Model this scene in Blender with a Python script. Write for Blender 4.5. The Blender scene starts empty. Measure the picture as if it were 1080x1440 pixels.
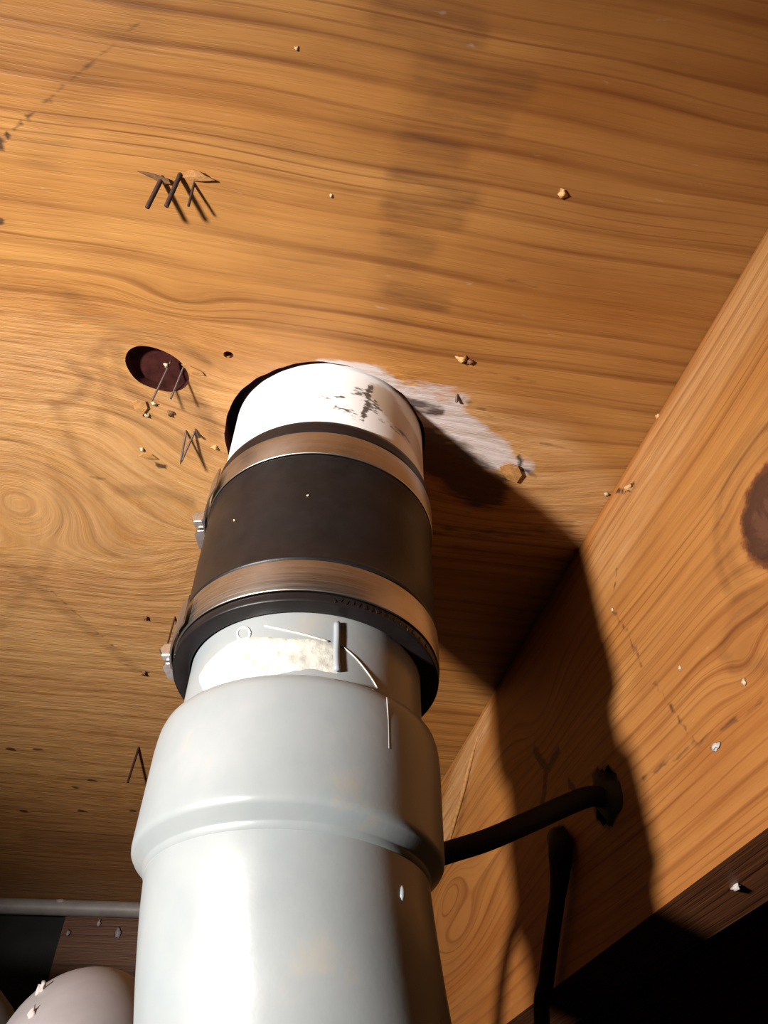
import bpy, bmesh, math, random
import numpy as np
from mathutils import Vector, Matrix, noise
from mathutils.bvhtree import BVHTree
from mathutils.geometry import delaunay_2d_cdt

random.seed(7)
rng = np.random.default_rng(7)
S = bpy.context.scene
COL = S.collection

# ------------------------------------------------------------------ camera
# world: camera at the origin, X to the right across the joists, Y away along the joists, Z up
F = 1080.0
RW = np.array([[0.97490272, 0.16502272, 0.1494396],
               [-0.22251071, 0.70015447, 0.67843401],
               [0.00732622, -0.69465907, 0.71930182]])
cam = bpy.data.cameras.new('camera')
cam_o = bpy.data.objects.new('camera', cam)
COL.objects.link(cam_o)
cam.sensor_fit = 'VERTICAL'
cam.sensor_height = 36.0
cam.lens = 36.0 * F / 1440.0
cam.clip_start = 0.005
cam_o.matrix_world = Matrix(((RW[0, 0], -RW[0, 1], -RW[0, 2], 0),
                             (RW[1, 0], -RW[1, 1], -RW[1, 2], 0),
                             (RW[2, 0], -RW[2, 1], -RW[2, 2], 0),
                             (0, 0, 0, 1)))
S.camera = cam_o

# ------------------------------------------------------------------ light: dark crawl space, one hand torch held at the left
world = bpy.data.worlds.new('world')
S.world = world
world.use_nodes = True
world.node_tree.nodes['Background'].inputs[0].default_value = (0.010, 0.009, 0.009, 1)
world.node_tree.nodes['Background'].inputs[1].default_value = 0.15
spot = bpy.data.lights.new('hand_torch', 'SPOT')
spot.energy = 52.0
spot.color = (1.0, 0.95, 0.90)
spot.spot_size = math.radians(82)
spot.spot_blend = 1.0
spot.shadow_soft_size = 0.024
spot_o = bpy.data.objects.new('hand_torch', spot)
COL.objects.link(spot_o)
spot_o.location = (-0.42, -0.075, -0.015)
spot_o.rotation_euler = (Vector((0.05, 0.36, 0.185)) - spot_o.location).to_track_quat('-Z', 'Y').to_euler()

S.view_settings.view_transform = 'Standard'
S.view_settings.look = 'None'
S.view_settings.exposure = 0.0
S.view_settings.gamma = 1.0
S.view_settings.use_curve_mapping = False

# ------------------------------------------------------------------ measures of the place (metres)
HC = 0.3164            # underside of the plywood
XJ = 0.1860            # near face of the joist
JB = 0.1155            # underside of the joist
JT = 0.038             # joist thickness
PX, PY = 0.02647, 0.25744   # axis of the drain


def ray(px, py):
    return RW @ np.array([px - 540.0, py - 720.0, F])


def on_z(px, py, z):
    d = ray(px, py)
    return d * (z / d[2])


def on_ceiling(px, py):
    return on_z(px, py, HC)


def on_x(px, py, x=XJ):
    d = ray(px, py)
    return d * (x / d[0])


def on_y(px, py, y):
    d = ray(px, py)
    return d * (y / d[1])


def on_pipe(px, py, r):
    d = ray(px, py)
    P = np.array([PX, PY])
    a = d[0] ** 2 + d[1] ** 2
    b = -2 * (d[:2] @ P)
    c = P @ P - r * r
    D = max(b * b - 4 * a * c, 0)
    return d * ((-b - math.sqrt(D)) / (2 * a))


# ------------------------------------------------------------------ mesh helpers
def tag(o, label=None, cat=None, group=None, kind=None):
    if label: o['label'] = label
    if cat: o['category'] = cat
    if group: o['group'] = group
    if kind: o['kind'] = kind
    return o


def link(name, me, mat=None, parent=None, smooth=True, loc=None):
    o = bpy.data.objects.new(name, me)
    COL.objects.link(o)
    if mat is not None:
        me.materials.append(mat)
    if me is not None and smooth:
        me.polygons.foreach_set('use_smooth', [True] * len(me.polygons))
    pw = Vector((0, 0, 0))
    q = parent
    while q is not None:
        pw = pw + q.location
        q = q.parent
    if loc is not None:
        # move the geometry so that the object's origin sits at its base
        me.transform(Matrix.Translation(-Vector(loc)))
        o.location = Vector(loc) - pw
    elif parent is not None:
        me.transform(Matrix.Translation(-pw))
    if parent is not None:
        o.parent = parent
    return o


def empty(name, loc):
    o = bpy.data.objects.new(name, None)
    o.empty_display_size = 0.02
    COL.objects.link(o)
    o.location = loc
    return o


def mesh(name, verts, faces):
    me = bpy.data.meshes.new(name)
    me.from_pydata([tuple(map(float, v)) for v in verts], [], faces)
    me.update()
    return me


def lathe(name, prof, cx, cy, seg=96, closed=False, wob=None):
    """prof: list of (radius, z)"""
    vs, fs = [], []
    n = len(prof)
    for i in range(seg):
        a = 2 * math.pi * i / seg
        for j, (r, z) in enumerate(prof):
            dr, dz = wob(a, j) if wob else (0, 0)
            vs.append((cx + (r + dr) * math.cos(a), cy + (r + dr) * math.sin(a), z + dz))
    m = n if closed else n - 1
    for i in range(seg):
        k = (i + 1) % seg
        for j in range(m):
            l = (j + 1) % n
            fs.append((i * n + j, k * n + j, k * n + l, i * n + l))
    me = mesh(name, vs, fs)
    fix_normals(me)
    return me


def fix_normals(me):
    bm = bmesh.new()
    bm.from_mesh(me)
    bmesh.ops.recalc_face_normals(bm, faces=bm.faces)
    bm.to_mesh(me)
    bm.free()


def spline(pts, n):
    P = [Vector(p) for p in pts]
    P = [P[0] * 2 - P[1]] + P + [P[-1] * 2 - P[-2]]
    out = []
    for i in range(1, len(P) - 2):
        for k in range(n):
            t = k / n
            a, b, c, d = P[i - 1], P[i], P[i + 1], P[i + 2]
            out.append(0.5 * ((2 * b) + (c - a) * t + (2 * a - 5 * b + 4 * c - d) * t * t + (3 * b - a - 3 * c + d) * t ** 3))
    out.append(P[-2])
    return out


def tube(name, path, rad, seg=20, caps=True, flat=1.0):
    path = [Vector(p) for p in path]
    n = len(path)
    if not hasattr(rad, '__len__'):
        rad = [rad] * n
    vs, fs = [], []
    t0 = (path[1] - path[0]).normalized()
    up = Vector((0, 0, 1)) if abs(t0.z) < 0.9 else Vector((1, 0, 0))
    nx = t0.cross(up).normalized()
    for i, p in enumerate(path):
        t = (path[min(i + 1, n - 1)] - path[max(i - 1, 0)]).normalized()
        nx = (nx - t * nx.dot(t)).normalized()
        ny = t.cross(nx)
        for k in range(seg):
            a = 2 * math.pi * k / seg
            vs.append(p + nx * (rad[i] * math.cos(a)) + ny * (rad[i] * flat * math.sin(a)))
    for i in range(n - 1):
        for k in range(seg):
            l = (k + 1) % seg
            fs.append((i * seg + k, i * seg + l, (i + 1) * seg + l, (i + 1) * seg + k))
    if caps:
        fs.append(tuple(range(seg))[::-1])
        fs.append(tuple(range((n - 1) * seg, n * seg)))
    me = mesh(name, vs, fs)
    fix_normals(me)
    return me


def box_mesh(name, lo, hi, bev=0.0):
    bm = bmesh.new()
    bmesh.ops.create_cube(bm, size=1.0)
    lo, hi = Vector(lo), Vector(hi)
    for v in bm.verts:
        v.co = Vector((lo[i] + (v.co[i] + .5) * (hi[i] - lo[i]) for i in range(3)))
    if bev:
        bmesh.ops.bevel(bm, geom=bm.edges[:], offset=bev, segments=2, affect='EDGES')
    me = bpy.data.meshes.new(name)
    bm.to_mesh(me)
    bm.free()
    return me


def lump(name, c, size, seed=0, sub=2, squash=(1, 1, 1), rough=0.45):
    """irregular crumb"""
    bm = bmesh.new()
    bmesh.ops.create_icosphere(bm, subdivisions=sub, radius=1.0)
    for v in bm.verts:
        k = 1 + rough * noise.noise(v.co * 1.6 + Vector((seed * 3.1, seed * 1.7, 0))) + rough * .5 * noise.noise(v.co * 4.1 + Vector((seed * 1.3, 0, seed)))
        v.co = Vector((v.co.x * k * squash[0], v.co.y * k * squash[1], v.co.z * k * squash[2])) * size + Vector(c)
    me = bpy.data.meshes.new(name)
    bm.to_mesh(me)
    bm.free()
    return me


def plate(name, rect, holes, fine, step, to3, depth, coarse=0.06, thick_holes=None):
    """board with real holes: front triangulated finely inside `fine`, flat back, walls round rim and holes.
    rect/fine = (u0, v0, u1, v1); to3(u, v, d) -> point at depth d behind the front face"""
    pts, edges = [], []

    def loop(poly):
        s = len(pts)
        pts.extend(poly)
        m = len(poly)
        edges.extend((s + i, s + (i + 1) % m) for i in range(m))
    u0, v0, u1, v1 = rect
    outer = [(u0, v0), (u1, v0), (u1, v1), (u0, v1)]
    loop(outer)
    for h in holes:
        loop(h)
    nfix = len(pts)

    def inside(p, poly):
        r = False
        j = len(poly) - 1
        for i in range(len(poly)):
            (xi, yi), (xj, yj) = poly[i], poly[j]
            if (yi > p[1]) != (yj > p[1]) and p[0] < (xj - xi) * (p[1] - yi) / (yj - yi) + xi:
                r = not r
            j = i
        return r
    bbs = []
    for h in holes:
        a = np.array(h)
        bbs.append((a.min(0) - step * .6, a.max(0) + step * .6))
    hpts = [np.array(h) for h in holes]
    gu = np.arange(fine[0], fine[2], step)
    gv = np.arange(fine[1], fine[3], step)
    for u in gu:
        for v in gv:
            bad = False
            for h, (a, b), hp in zip(holes, bbs, hpts):
                if a[0] < u < b[0] and a[1] < v < b[1]:
                    if inside((u, v), h) or ((hp - (u, v)) ** 2).sum(1).min() < (step * .4) ** 2:
                        bad = True
            if not bad:
                pts.append((u + random.uniform(-.1, .1) * step, v + random.uniform(-.1, .1) * step))
    for u in np.arange(u0 + coarse, u1 - coarse / 2, coarse):
        for v in np.arange(v0 + coarse, v1 - coarse / 2, coarse):
            if not (fine[0] - .01 < u < fine[2] + .01 and fine[1] - .01 < v < fine[3] + .01):
                pts.append((u, v))
    res = delaunay_2d_cdt([Vector(map(float, p)) for p in pts], edges, [], 0, 1e-7)
    vo, fo = res[0], res[2]
    keep = []
    for f in fo:
        c = sum((vo[i] for i in f), Vector((0, 0))) / len(f)
        if not any(inside(c, h) for h in holes):
            keep.append(tuple(f))
    verts = [to3(v.x, v.y, 0) for v in vo]
    faces = list(keep)
    # back
    resb = delaunay_2d_cdt([Vector(map(float, p)) for p in pts[:nfix]], edges, [], 0, 1e-7)
    off = len(verts)
    verts += [to3(v.x, v.y, depth) for v in resb[0]]
    for f in resb[2]:
        c = sum((resb[0][i] for i in f), Vector((0, 0))) / len(f)
        if not any(inside(c, h) for h in holes):
            faces.append(tuple(off + i for i in f)[::-1])
    # walls
    for lp in [outer] + list(holes):
        s = len(verts)
        m = len(lp)
        for (u, v) in lp:
            verts.append(to3(u, v, 0))
            verts.append(to3(u, v, depth))
        for i in range(m):
            k = (i + 1) % m
            faces.append((s + 2 * i, s + 2 * k, s + 2 * k + 1, s + 2 * i + 1))
    me = mesh(name, verts, faces)
    bm = bmesh.new()
    bm.from_mesh(me)
    bmesh.ops.remove_doubles(bm, verts=bm.verts, dist=2e-6)
    bmesh.ops.recalc_face_normals(bm, faces=bm.faces)
    bm.to_mesh(me)
    bm.free()
    return me


def co_of(me):
    a = np.empty(len(me.vertices) * 3)
    me.vertices.foreach_get('co', a)
    return a.reshape(-1, 3)


def set_attr(me, name, vals):
    a = me.attributes.new(name, 'FLOAT', 'POINT')
    a.data.foreach_set('value', np.ascontiguousarray(vals, dtype=np.float32))


def seg_dist(P, poly):
    d = np.full(len(P), 1e9)
    for a, b in zip(poly[:-1], poly[1:]):
        a, b = np.array(a), np.array(b)
        ab = b - a
        t = np.clip(((P - a) @ ab) / max(ab @ ab, 1e-12), 0, 1)
        d = np.minimum(d, np.linalg.norm(P - (a + t[:, None] * ab), axis=1))
    return d


def sst(e0, e1, x):
    t = np.clip((x - e0) / (e1 - e0), 0, 1)
    return t * t * (3 - 2 * t)


def stroke(P, poly, wdt, soft):
    return 1 - sst(wdt, wdt + soft, seg_dist(P, poly))


def hit(o, px, py):
    """first point of an object on a view line"""
    off = o.location.copy()
    q = o.parent
    while q is not None:
        off += q.location
        q = q.parent
    me = o.data
    t = BVHTree.FromPolygons([v.co + off for v in me.vertices], [tuple(p.vertices) for p in me.polygons])
    loc, nr, k, d = t.ray_cast(Vector((0, 0, 0)), Vector(ray(px, py)).normalized())
    return loc


# ------------------------------------------------------------------ materials
class NT:
    def __init__(self, name):
        self.m = bpy.data.materials.new(name)
        self.m.use_nodes = True
        self.t = self.m.node_tree
        self.b = self.t.nodes['Principled BSDF']

    def n(self, typ, **kw):
        nd = self.t.nodes.new(typ)
        for k, v in kw.items():
            setattr(nd, k, v)
        return nd

    def l(self, a, b):
        self.t.links.new(a, b)

    def put(self, sock, v):
        if hasattr(v, 'is_linked') or hasattr(v, 'links'):
            self.l(v, sock)
        else:
            sock.default_value = v

    def math(self, op, a, b=None, c=None, clamp=False):
        nd = self.n('ShaderNodeMath', operation=op, use_clamp=clamp)
        self.put(nd.inputs[0], a)
        if b is not None: self.put(nd.inputs[1], b)
        if c is not None: self.put(nd.inputs[2], c)
        return nd.outputs[0]

    def attr(self, name):
        return self.n('ShaderNodeAttribute', attribute_name=name).outputs['Fac']

    def vec(self, x, y, z=0.0):
        nd = self.n('ShaderNodeCombineXYZ')
        self.put(nd.inputs[0], x); self.put(nd.inputs[1], y); self.put(nd.inputs[2], z)
        return nd.outputs[0]

    def noise(self, vec, scale=1.0, detail=2.0, rough=0.5, dist=0.0):
        nd = self.n('ShaderNodeTexNoise')
        self.l(vec, nd.inputs['Vector'])
        nd.inputs['Scale'].default_value = scale
        nd.inputs['Detail'].default_value = detail
        nd.inputs['Roughness'].default_value = rough
        nd.inputs['Distortion'].default_value = dist
        return nd.outputs['Fac']

    def ramp(self, fac, stops, interp='LINEAR'):
        nd = self.n('ShaderNodeValToRGB')
        nd.color_ramp.interpolation = interp
        e = nd.color_ramp.elements
        while len(e) < len(stops):
            e.new(0.5)
        for el, (p, c) in zip(e, stops):
            el.position = p
            el.color = (c, c, c, 1) if not hasattr(c, '__len__') else (*c, 1)
        self.put(nd.inputs[0], fac)
        return nd.outputs['Color']

    def mix(self, fac, a, b, blend='MIX'):
        nd = self.n('ShaderNodeMix', data_type='RGBA', blend_type=blend)
        self.put(nd.inputs[0], fac)
        self.put(nd.inputs[6], (*a, 1) if isinstance(a, tuple) else a)
        self.put(nd.inputs[7], (*b, 1) if isinstance(b, tuple) else b)
        return nd.outputs[2]

    def bump(self, h, strength, dist):
        nd = self.n('ShaderNodeBump')
        nd.inputs['Strength'].default_value = strength
        nd.inputs['Distance'].default_value = dist
        self.l(h, nd.inputs['Height'])
        self.l(nd.outputs[0], self.b.inputs['Normal'])

    def obj(self):
        return self.n('ShaderNodeTexCoord').outputs['Object']


def wood(name, light, mid, late, freq=95.0, wob=0.9, irr=2.6, line_amt=0.65, fine_amt=0.35, rough=0.5,
         knot_col=(0.020, 0.0065, 0.0055), spec=0.35):
    """grain follows the surface attributes gu (along) and gv (across); stains and some painted shade are attributes of the board"""
    m = NT(name)
    gu, gv = m.attr('gu'), m.attr('gv')
    P = lambda a, b, z=0.0: m.vec(m.math('MULTIPLY', gu, a), m.math('MULTIPLY', gv, b), z)
    rg = m.attr('ragged')
    low = m.noise(P(2.5, 18), 1, 2)
    wobn = m.noise(P(4.5, 22, 3.0), 1, 2)
    irrn = m.noise(P(0.6, 26, 7.0), 1, 1)
    pal = m.attr('pale')
    ph = m.math('ADD', m.math('MULTIPLY', gv, freq), m.math('MULTIPLY', wobn, wob))
    ph = m.math('ADD', ph, m.math('MULTIPLY', irrn, irr))
    fr = m.math('FRACT', ph)
    line = m.ramp(fr, [(0.0, 0.0), (0.40, 0.03), (0.66, 0.35), (0.84, 1.0), (0.93, 0.6), (1.0, 0.0)], 'EASE')
    ph2 = m.math('ADD', m.math('MULTIPLY', ph, 2.37), m.math('MULTIPLY', m.noise(P(5, 60, 17.0), 1, 2), 1.3))
    line2 = m.ramp(m.math('FRACT', ph2), [(0.0, 0.0), (0.74, 0.0), (0.88, 1.0), (0.93, 0.9), (0.98, 0.0)], 'EASE')
    l2 = m.math('MULTIPLY', line2, m.ramp(m.noise(P(5, 55, 19.0), 1, 3), [(0.42, 0.0), (0.68, 0.62)]))
    amp = m.ramp(m.noise(P(7, 40, 11.0), 1, 3), [(0.32, 0.12), (0.66, 1.0)])
    la = m.math('MULTIPLY', m.math('MULTIPLY', line, amp), m.math('SUBTRACT', 1.0, m.math('MULTIPLY', pal, 0.35)))
    fine = m.ramp(m.noise(P(16, 420, 5.0), 1, 3, 0.6), [(0.45, 0.0), (0.72, 1.0)])
    fine2 = m.ramp(m.noise(P(45, 1500, 9.0), 1, 2, 0.6), [(0.45, 0.0), (0.75, 1.0)])
    col = m.mix(m.ramp(low, [(0.30, 0.0), (0.70, 1.0)]), light, mid)
    blot = m.ramp(m.noise(P(14, 60, 21.0), 1, 3, 0.6), [(0.40, 0.0), (0.75, 1.0)])
    col = m.mix(m.math('MULTIPLY', blot, 0.30), col, late)
    col = m.mix(m.math('MULTIPLY', la, line_amt), col, late)
    col = m.mix(l2, col, late)
    famt = m.math('ADD', m.math('MULTIPLY', rg, 0.26), fine_amt)
    col = m.mix(m.math('MULTIPLY', fine, famt), col, late)
    col = m.mix(m.math('MULTIPLY', fine2, m.math('ADD', m.math('MULTIPLY', rg, 0.30), 0.03)), col, tuple(c * 1.35 for c in light))
    brk = m.noise(P(60, 260, 2.0), 1, 3, 0.65)
    brs = m.ramp(m.noise(P(26, 330, 31.0), 1, 3, 0.6), [(0.30, 0.15), (0.70, 1.0)])
    def masked(a, k=1.0, w=0.14):
        return m.ramp(m.math('ADD', m.attr(a), m.math('MULTIPLY', m.math('SUBTRACT', brk, 0.5), k)), [(0.5 - w, 0.0), (0.5 + w, 1.0)])
    torn = m.noise(P(45, 150, 13.0), 1, 5, 0.65)
    col = m.mix(m.math('MULTIPLY', m.ramp(torn, [(0.50, 0.0), (0.68, 1.0)]), m.math('MULTIPLY', rg, 0.40)), col, tuple(c * 1.4 for c in light))
    col = m.mix(m.math('MULTIPLY', m.ramp(torn, [(0.30, 1.0), (0.42, 0.0)]), m.math('MULTIPLY', rg, 0.30)), col, late)
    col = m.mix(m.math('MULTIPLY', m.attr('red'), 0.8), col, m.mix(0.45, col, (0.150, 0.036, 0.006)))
    col = m.mix(m.math('MULTIPLY', pal, m.math('MULTIPLY', brs, 0.8)), col, m.mix(la, (0.50, 0.300, 0.145), (0.32, 0.150, 0.046)))
    st = m.math('MULTIPLY', m.attr('streak'), brs)
    col = m.mix(m.math('MULTIPLY', st, m.math('ADD', 0.62, m.math('MULTIPLY', la, 0.5))), col, (0.085, 0.030, 0.010))
    col = m.mix(m.math('MULTIPLY', masked('white', 1.5, 0.22), 0.88), col, m.mix(brs, (0.33, 0.26, 0.22), (0.50, 0.455, 0.455)))
    col = m.mix(m.math('MULTIPLY', masked('dark', 1.1, 0.2), 0.88), col, (0.030, 0.014, 0.010))
    kn = m.math('ADD', m.attr('knot'), m.math('MULTIPLY', m.math('SUBTRACT', m.noise(P(130, 200, 1.0), 1, 5, 0.7), 0.5), 0.85))
    kcol = m.ramp(kn, [(0.30, (0.30, 0.12, 0.03)), (0.50, (0.11, 0.033, 0.012)), (0.72, knot_col), (0.92, tuple(c * 1.6 for c in knot_col)), (1.0, (0.060, 0.024, 0.016))])
    col = m.mix(m.ramp(kn, [(0.22, 0.0), (0.50, 0.9)]), col, kcol)
    m.l(col, m.b.inputs['Base Color'])
    m.b.inputs['Roughness'].default_value = rough
    m.b.inputs['Specular IOR Level'].default_value = spec
    h = m.math('ADD', m.math('MULTIPLY', fine, -0.5), m.math('MULTIPLY', la, -0.35))
    h = m.math('ADD', h, m.math('MULTIPLY', torn, m.math('MULTIPLY', rg, 3.2)))
    h = m.math('ADD', h, m.math('MULTIPLY', fine2, m.math('MULTIPLY', rg, 0.4)))
    m.bump(h, 0.5, 0.0006)
    return m.m


def simple(name, col, rough=0.5, metal=0.0, var=0.12, scale=60.0, bump=0.0, spec=0.5, bscale=None, dirt=None, dirt_lo=0.6):
    m = NT(name)
    co = m.obj()
    n1 = m.noise(co, scale, 4, 0.6)
    c = m.mix(m.ramp(n1, [(0.3, 0.0), (0.7, 1.0)]), tuple(x * (1 - var) for x in col), tuple(min(1, x * (1 + var)) for x in col))
    if dirt:
        n2 = m.noise(co, scale * 2.7, 5, 0.7)
        c = m.mix(m.ramp(n2, [(dirt_lo, 0.0), (dirt_lo + 0.12, 0.8)]), c, dirt)
    m.l(c, m.b.inputs['Base Color'])
    m.b.inputs['Roughness'].default_value = rough
    m.b.inputs['Metallic'].default_value = metal
    m.b.inputs['Specular IOR Level'].default_value = spec
    if bump:
        m.bump(m.noise(co, bscale or scale * 4, 4, 0.6), bump, 0.0006)
    return m.m


M_PLY = wood('plywood', (0.395, 0.195, 0.056), (0.275, 0.102, 0.018), (0.090, 0.020, 0.003), freq=74, wob=0.45, line_amt=0.72, fine_amt=0.06)
M_JOIST = wood('joist_wood', (0.350, 0.165, 0.048), (0.280, 0.098, 0.018), (0.115, 0.025, 0.0035), freq=112, wob=0.5, irr=2.0, line_amt=0.7, fine_amt=0.10)
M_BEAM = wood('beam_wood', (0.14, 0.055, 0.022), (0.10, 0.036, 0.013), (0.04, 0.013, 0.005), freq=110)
M_BLACKBOARD = simple('black_board', (0.010, 0.010, 0.010), 0.8, var=0.4, scale=40, bump=0.4)
M_VENEER = simple('torn_veneer', (0.33, 0.155, 0.045), 0.7, var=0.3, scale=300, bump=0.5)
M_CRUMB = simple('wood_crumb', (0.46, 0.26, 0.10), 0.75, var=0.35, scale=700, bump=0.4)
M_DARKCRUMB = simple('dark_splinter', (0.13, 0.055, 0.02), 0.8, var=0.4, scale=600, bump=0.4)
M_PALE = simple('pale_fleck', (0.38, 0.29, 0.18), 0.7, var=0.1, scale=800)
M_COBWEB = simple('dusty_cobweb', (0.34, 0.30, 0.285), 0.9, var=0.15, scale=900)
M_RUST = simple('rusty_wire', (0.030, 0.010, 0.006), 0.7, 0.1, var=0.5, scale=900, bump=0.3)
M_STEELWIRE = simple('bright_wire', (0.050, 0.028, 0.020), 0.45, 0.3, var=0.35, scale=900)
M_RUBBER = simple('black_rubber', (0.009, 0.007, 0.007), 0.40, var=0.25, scale=90, bump=0.10, spec=0.22, dirt=(0.07, 0.05, 0.04), dirt_lo=0.70)
M_CABLE = simple('black_cable_jacket', (0.008, 0.006, 0.006), 0.65, var=0.3, scale=200, bump=0.1, spec=0.2)
M_SEAL = simple('black_sealant', (0.008, 0.007, 0.007), 0.7, var=0.4, scale=400, bump=0.6)
M_SCREW = simple('screw_steel', (0.72, 0.70, 0.68), 0.22, 1.0, var=0.15, scale=500)
M_GREYFAR = simple('grey_plastic_far', (0.235, 0.213, 0.218), 0.45, var=0.10, scale=40, bump=0.05, dirt=(0.45, 0.42, 0.41), dirt_lo=0.70)
M_CONDUIT = simple('grey_conduit', (0.22, 0.195, 0.18), 0.5, var=0.15, scale=60, bump=0.1)
M_BLACKPIPE = simple('dark_plastic', (0.05, 0.048, 0.048), 0.5, var=0.2, scale=60)
M_CEMENT = simple('pipe_cement', (0.40, 0.39, 0.345), 0.35, var=0.3, scale=220, bump=0.6, bscale=300)
M_PRINT = simple('white_print', (0.50, 0.50, 0.48), 0.4, var=0.05)
M_DIRT = simple('crawl_space_soil', (0.10, 0.072, 0.05), 0.95, var=0.4, scale=12, bump=0.8)


def band_metal():
    m = NT('stainless_band')
    co = m.obj()
    mp = m.n('ShaderNodeMapping')
    mp.inputs['Scale'].default_value = (30, 30, 1400)
    m.l(co, mp.inputs[0])
    n = m.noise(mp.outputs[0], 1, 3, 0.6)
    c = m.mix(m.noise(co, 120, 4, 0.6), (0.34, 0.315, 0.29), (0.52, 0.48, 0.44))
    m.l(c, m.b.inputs['Base Color'])
    m.b.inputs['Metallic'].default_value = 1.0
    m.l(m.ramp(n, [(0.3, 0.28), (0.7, 0.42)]), m.b.inputs['Roughness'])
    m.bump(n, 0.12, 0.0003)
    return m.m


M_BAND = band_metal()


def pvc_white():
    m = NT('white_pvc')
    co = m.obj()
    sc = m.attr('scuff'); tan = m.attr('tan')
    mp = m.n('ShaderNodeMapping')
    mp.inputs['Scale'].default_value = (170, 170, 480)
    m.l(co, mp.inputs[0])
    n = m.noise(mp.outputs[0], 1, 4, 0.7)
    c = m.mix(m.noise(co, 80, 3), (0.70, 0.70, 0.70), (0.76, 0.76, 0.755))
    k = m.ramp(m.math('ADD', tan, m.math('MULTIPLY', m.math('SUBTRACT', n, 0.5), 0.8)), [(0.35, 0.0), (0.7, 1.0)])
    c = m.mix(m.math('MULTIPLY', k, 0.65), c, (0.36, 0.23, 0.115))
    k = m.ramp(m.math('ADD', sc, m.math('MULTIPLY', m.math('SUBTRACT', n, 0.5), 2.2)), [(0.5, 0.0), (0.75, 1.0)])
    c = m.mix(m.math('MULTIPLY', k, 0.92), c, (0.035, 0.022, 0.016))
    m.l(c, m.b.inputs['Base Color'])
    m.b.inputs['Roughness'].default_value = 0.4
    return m.m


def pvc_grey():
    m = NT('grey_pvc')
    co = m.obj()
    n = m.noise(co, 28, 4, 0.6)
    c = m.mix(m.ramp(n, [(0.3, 0.0), (0.7, 1.0)]), (0.185, 0.200, 0.206), (0.222, 0.232, 0.232))
    n2 = m.noise(co, 17, 2, 0.5)
    c = m.mix(m.ramp(n2, [(0.55, 0.0), (0.72, 0.55)]), c, (0.165, 0.215, 0.245))
    n3 = m.noise(co, 55, 4, 0.6)
    c = m.mix(m.ramp(n3, [(0.60, 0.0), (0.75, 0.45)]), c, (0.28, 0.235, 0.18))
    m.l(c, m.b.inputs['Base Color'])
    r = m.ramp(m.noise(co, 40, 3), [(0.3, 0.26), (0.7, 0.40)])
    m.l(r, m.b.inputs['Roughness'])
    m.bump(m.noise(co, 160, 3, 0.6), 0.10, 0.0005)
    return m.m


M_WHITE = pvc_white()
M_GREY = pvc_grey()

# ------------------------------------------------------------------ the setting: plywood ceiling with real holes
C2 = lambda px, py: tuple(on_ceiling(px, py)[:2])


def ragged_circle(cx, cy, r, n, amp, seed, fn=None):
    out = []
    for i in range(n):
        a = 2 * math.pi * i / n
        k = r + amp * noise.noise(Vector((math.cos(a) * 2.5, math.sin(a) * 2.5, seed))) \
            + amp * .5 * noise.noise(Vector((math.cos(a) * 9, math.sin(a) * 9, seed + 5)))
        if fn: k += fn(a)
        out.append((cx + k * math.cos(a), cy + k * math.sin(a)))
    return out


# the drain hole is wider on the near-left side, tight to the pipe on the right
pipe_hole = ragged_circle(PX, PY, 0.0512, 150, 0.0012, 3.3,
                          lambda a: 0.0032 * max(0, math.cos(a - math.radians(185))) + 0.0016 * max(0, math.cos(a - math.radians(120)))
                          - 0.0006 * max(0, math.cos(a - math.radians(300))))
kpx = [(176, 508), (180, 494), (192, 487), (208, 487), (226, 492), (244, 501), (256, 511), (263, 522), (266, 533), (262, 543),
       (252, 549), (238, 551), (222, 548), (207, 543), (194, 536), (183, 524)]
knot_hole = [C2(*p) for p in kpx]


def smooth_loop(poly, n=3):
    P = [Vector((x, y, 0)) for x, y in poly]
    m = len(P)
    out = []
    for i in range(m):
        a, b, c, d = P[i - 1], P[i], P[(i + 1) % m], P[(i + 2) % m]
        for k in range(n):
            t = k / n
            q = 0.5 * ((2 * b) + (c - a) * t + (2 * a - 5 * b + 4 * c - d) * t * t + (3 * b - a - 3 * c + d) * t ** 3)
            out.append((q.x, q.y))
    return out


knot_hole = smooth_loop(knot_hole)
small_hole = smooth_loop([C2(*p) for p in [(314, 497), (319, 494), (326, 496), (328, 501), (322, 504), (316, 502)]], 2)

ply = plate('ceiling', (-0.75, -0.45, 0.85, 1.30), [pipe_hole, knot_hole, small_hole], (-0.26, -0.01, 0.19, 0.94), 0.0028,
            lambda u, v, d: (u, v, HC + d), 0.018)
P = co_of(ply)
x, y = P[:, 0], P[:, 1]
th = math.radians(3.6)
gu = x * math.cos(th) - y * math.sin(th)
gv = y * math.cos(th) + x * math.sin(th)


def fieldpt(px, py):
    a, b = C2(px, py)
    return a * math.cos(th) - b * math.sin(th), b * math.cos(th) + a * math.sin(th)


gv0 = gv.copy()
gv = gv + 0.0011 * np.sin(gu * 17 + gv0 * 18) + 0.0005 * np.sin(gu * 55 + gv0 * 40)
# grain parts round the knot hole
ku, kv = fieldpt(222, 520)
r2 = ((gu - ku) / 0.034) ** 2 + ((gv0 - kv) / 0.020) ** 2
gv = kv + (gv - kv) * (1 - 0.92 * np.exp(-r2))
# cathedral loops of the rotary-cut veneer
for (px, py, amp, su, sv) in [(25, 690, 0.036, 0.050, 0.045), (150, 590, 0.010, 0.03, 0.02), (250, 425, -0.008, 0.022, 0.009),
                              (720, 690, -0.016, 0.06, 0.03), (300, 740, -0.010, 0.025, 0.016)]:
    a, b = fieldpt(px, py)
    gv = gv + amp * np.exp(-((gu - a) / su) ** 2 - ((gv0 - b) / sv) ** 2)
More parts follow.
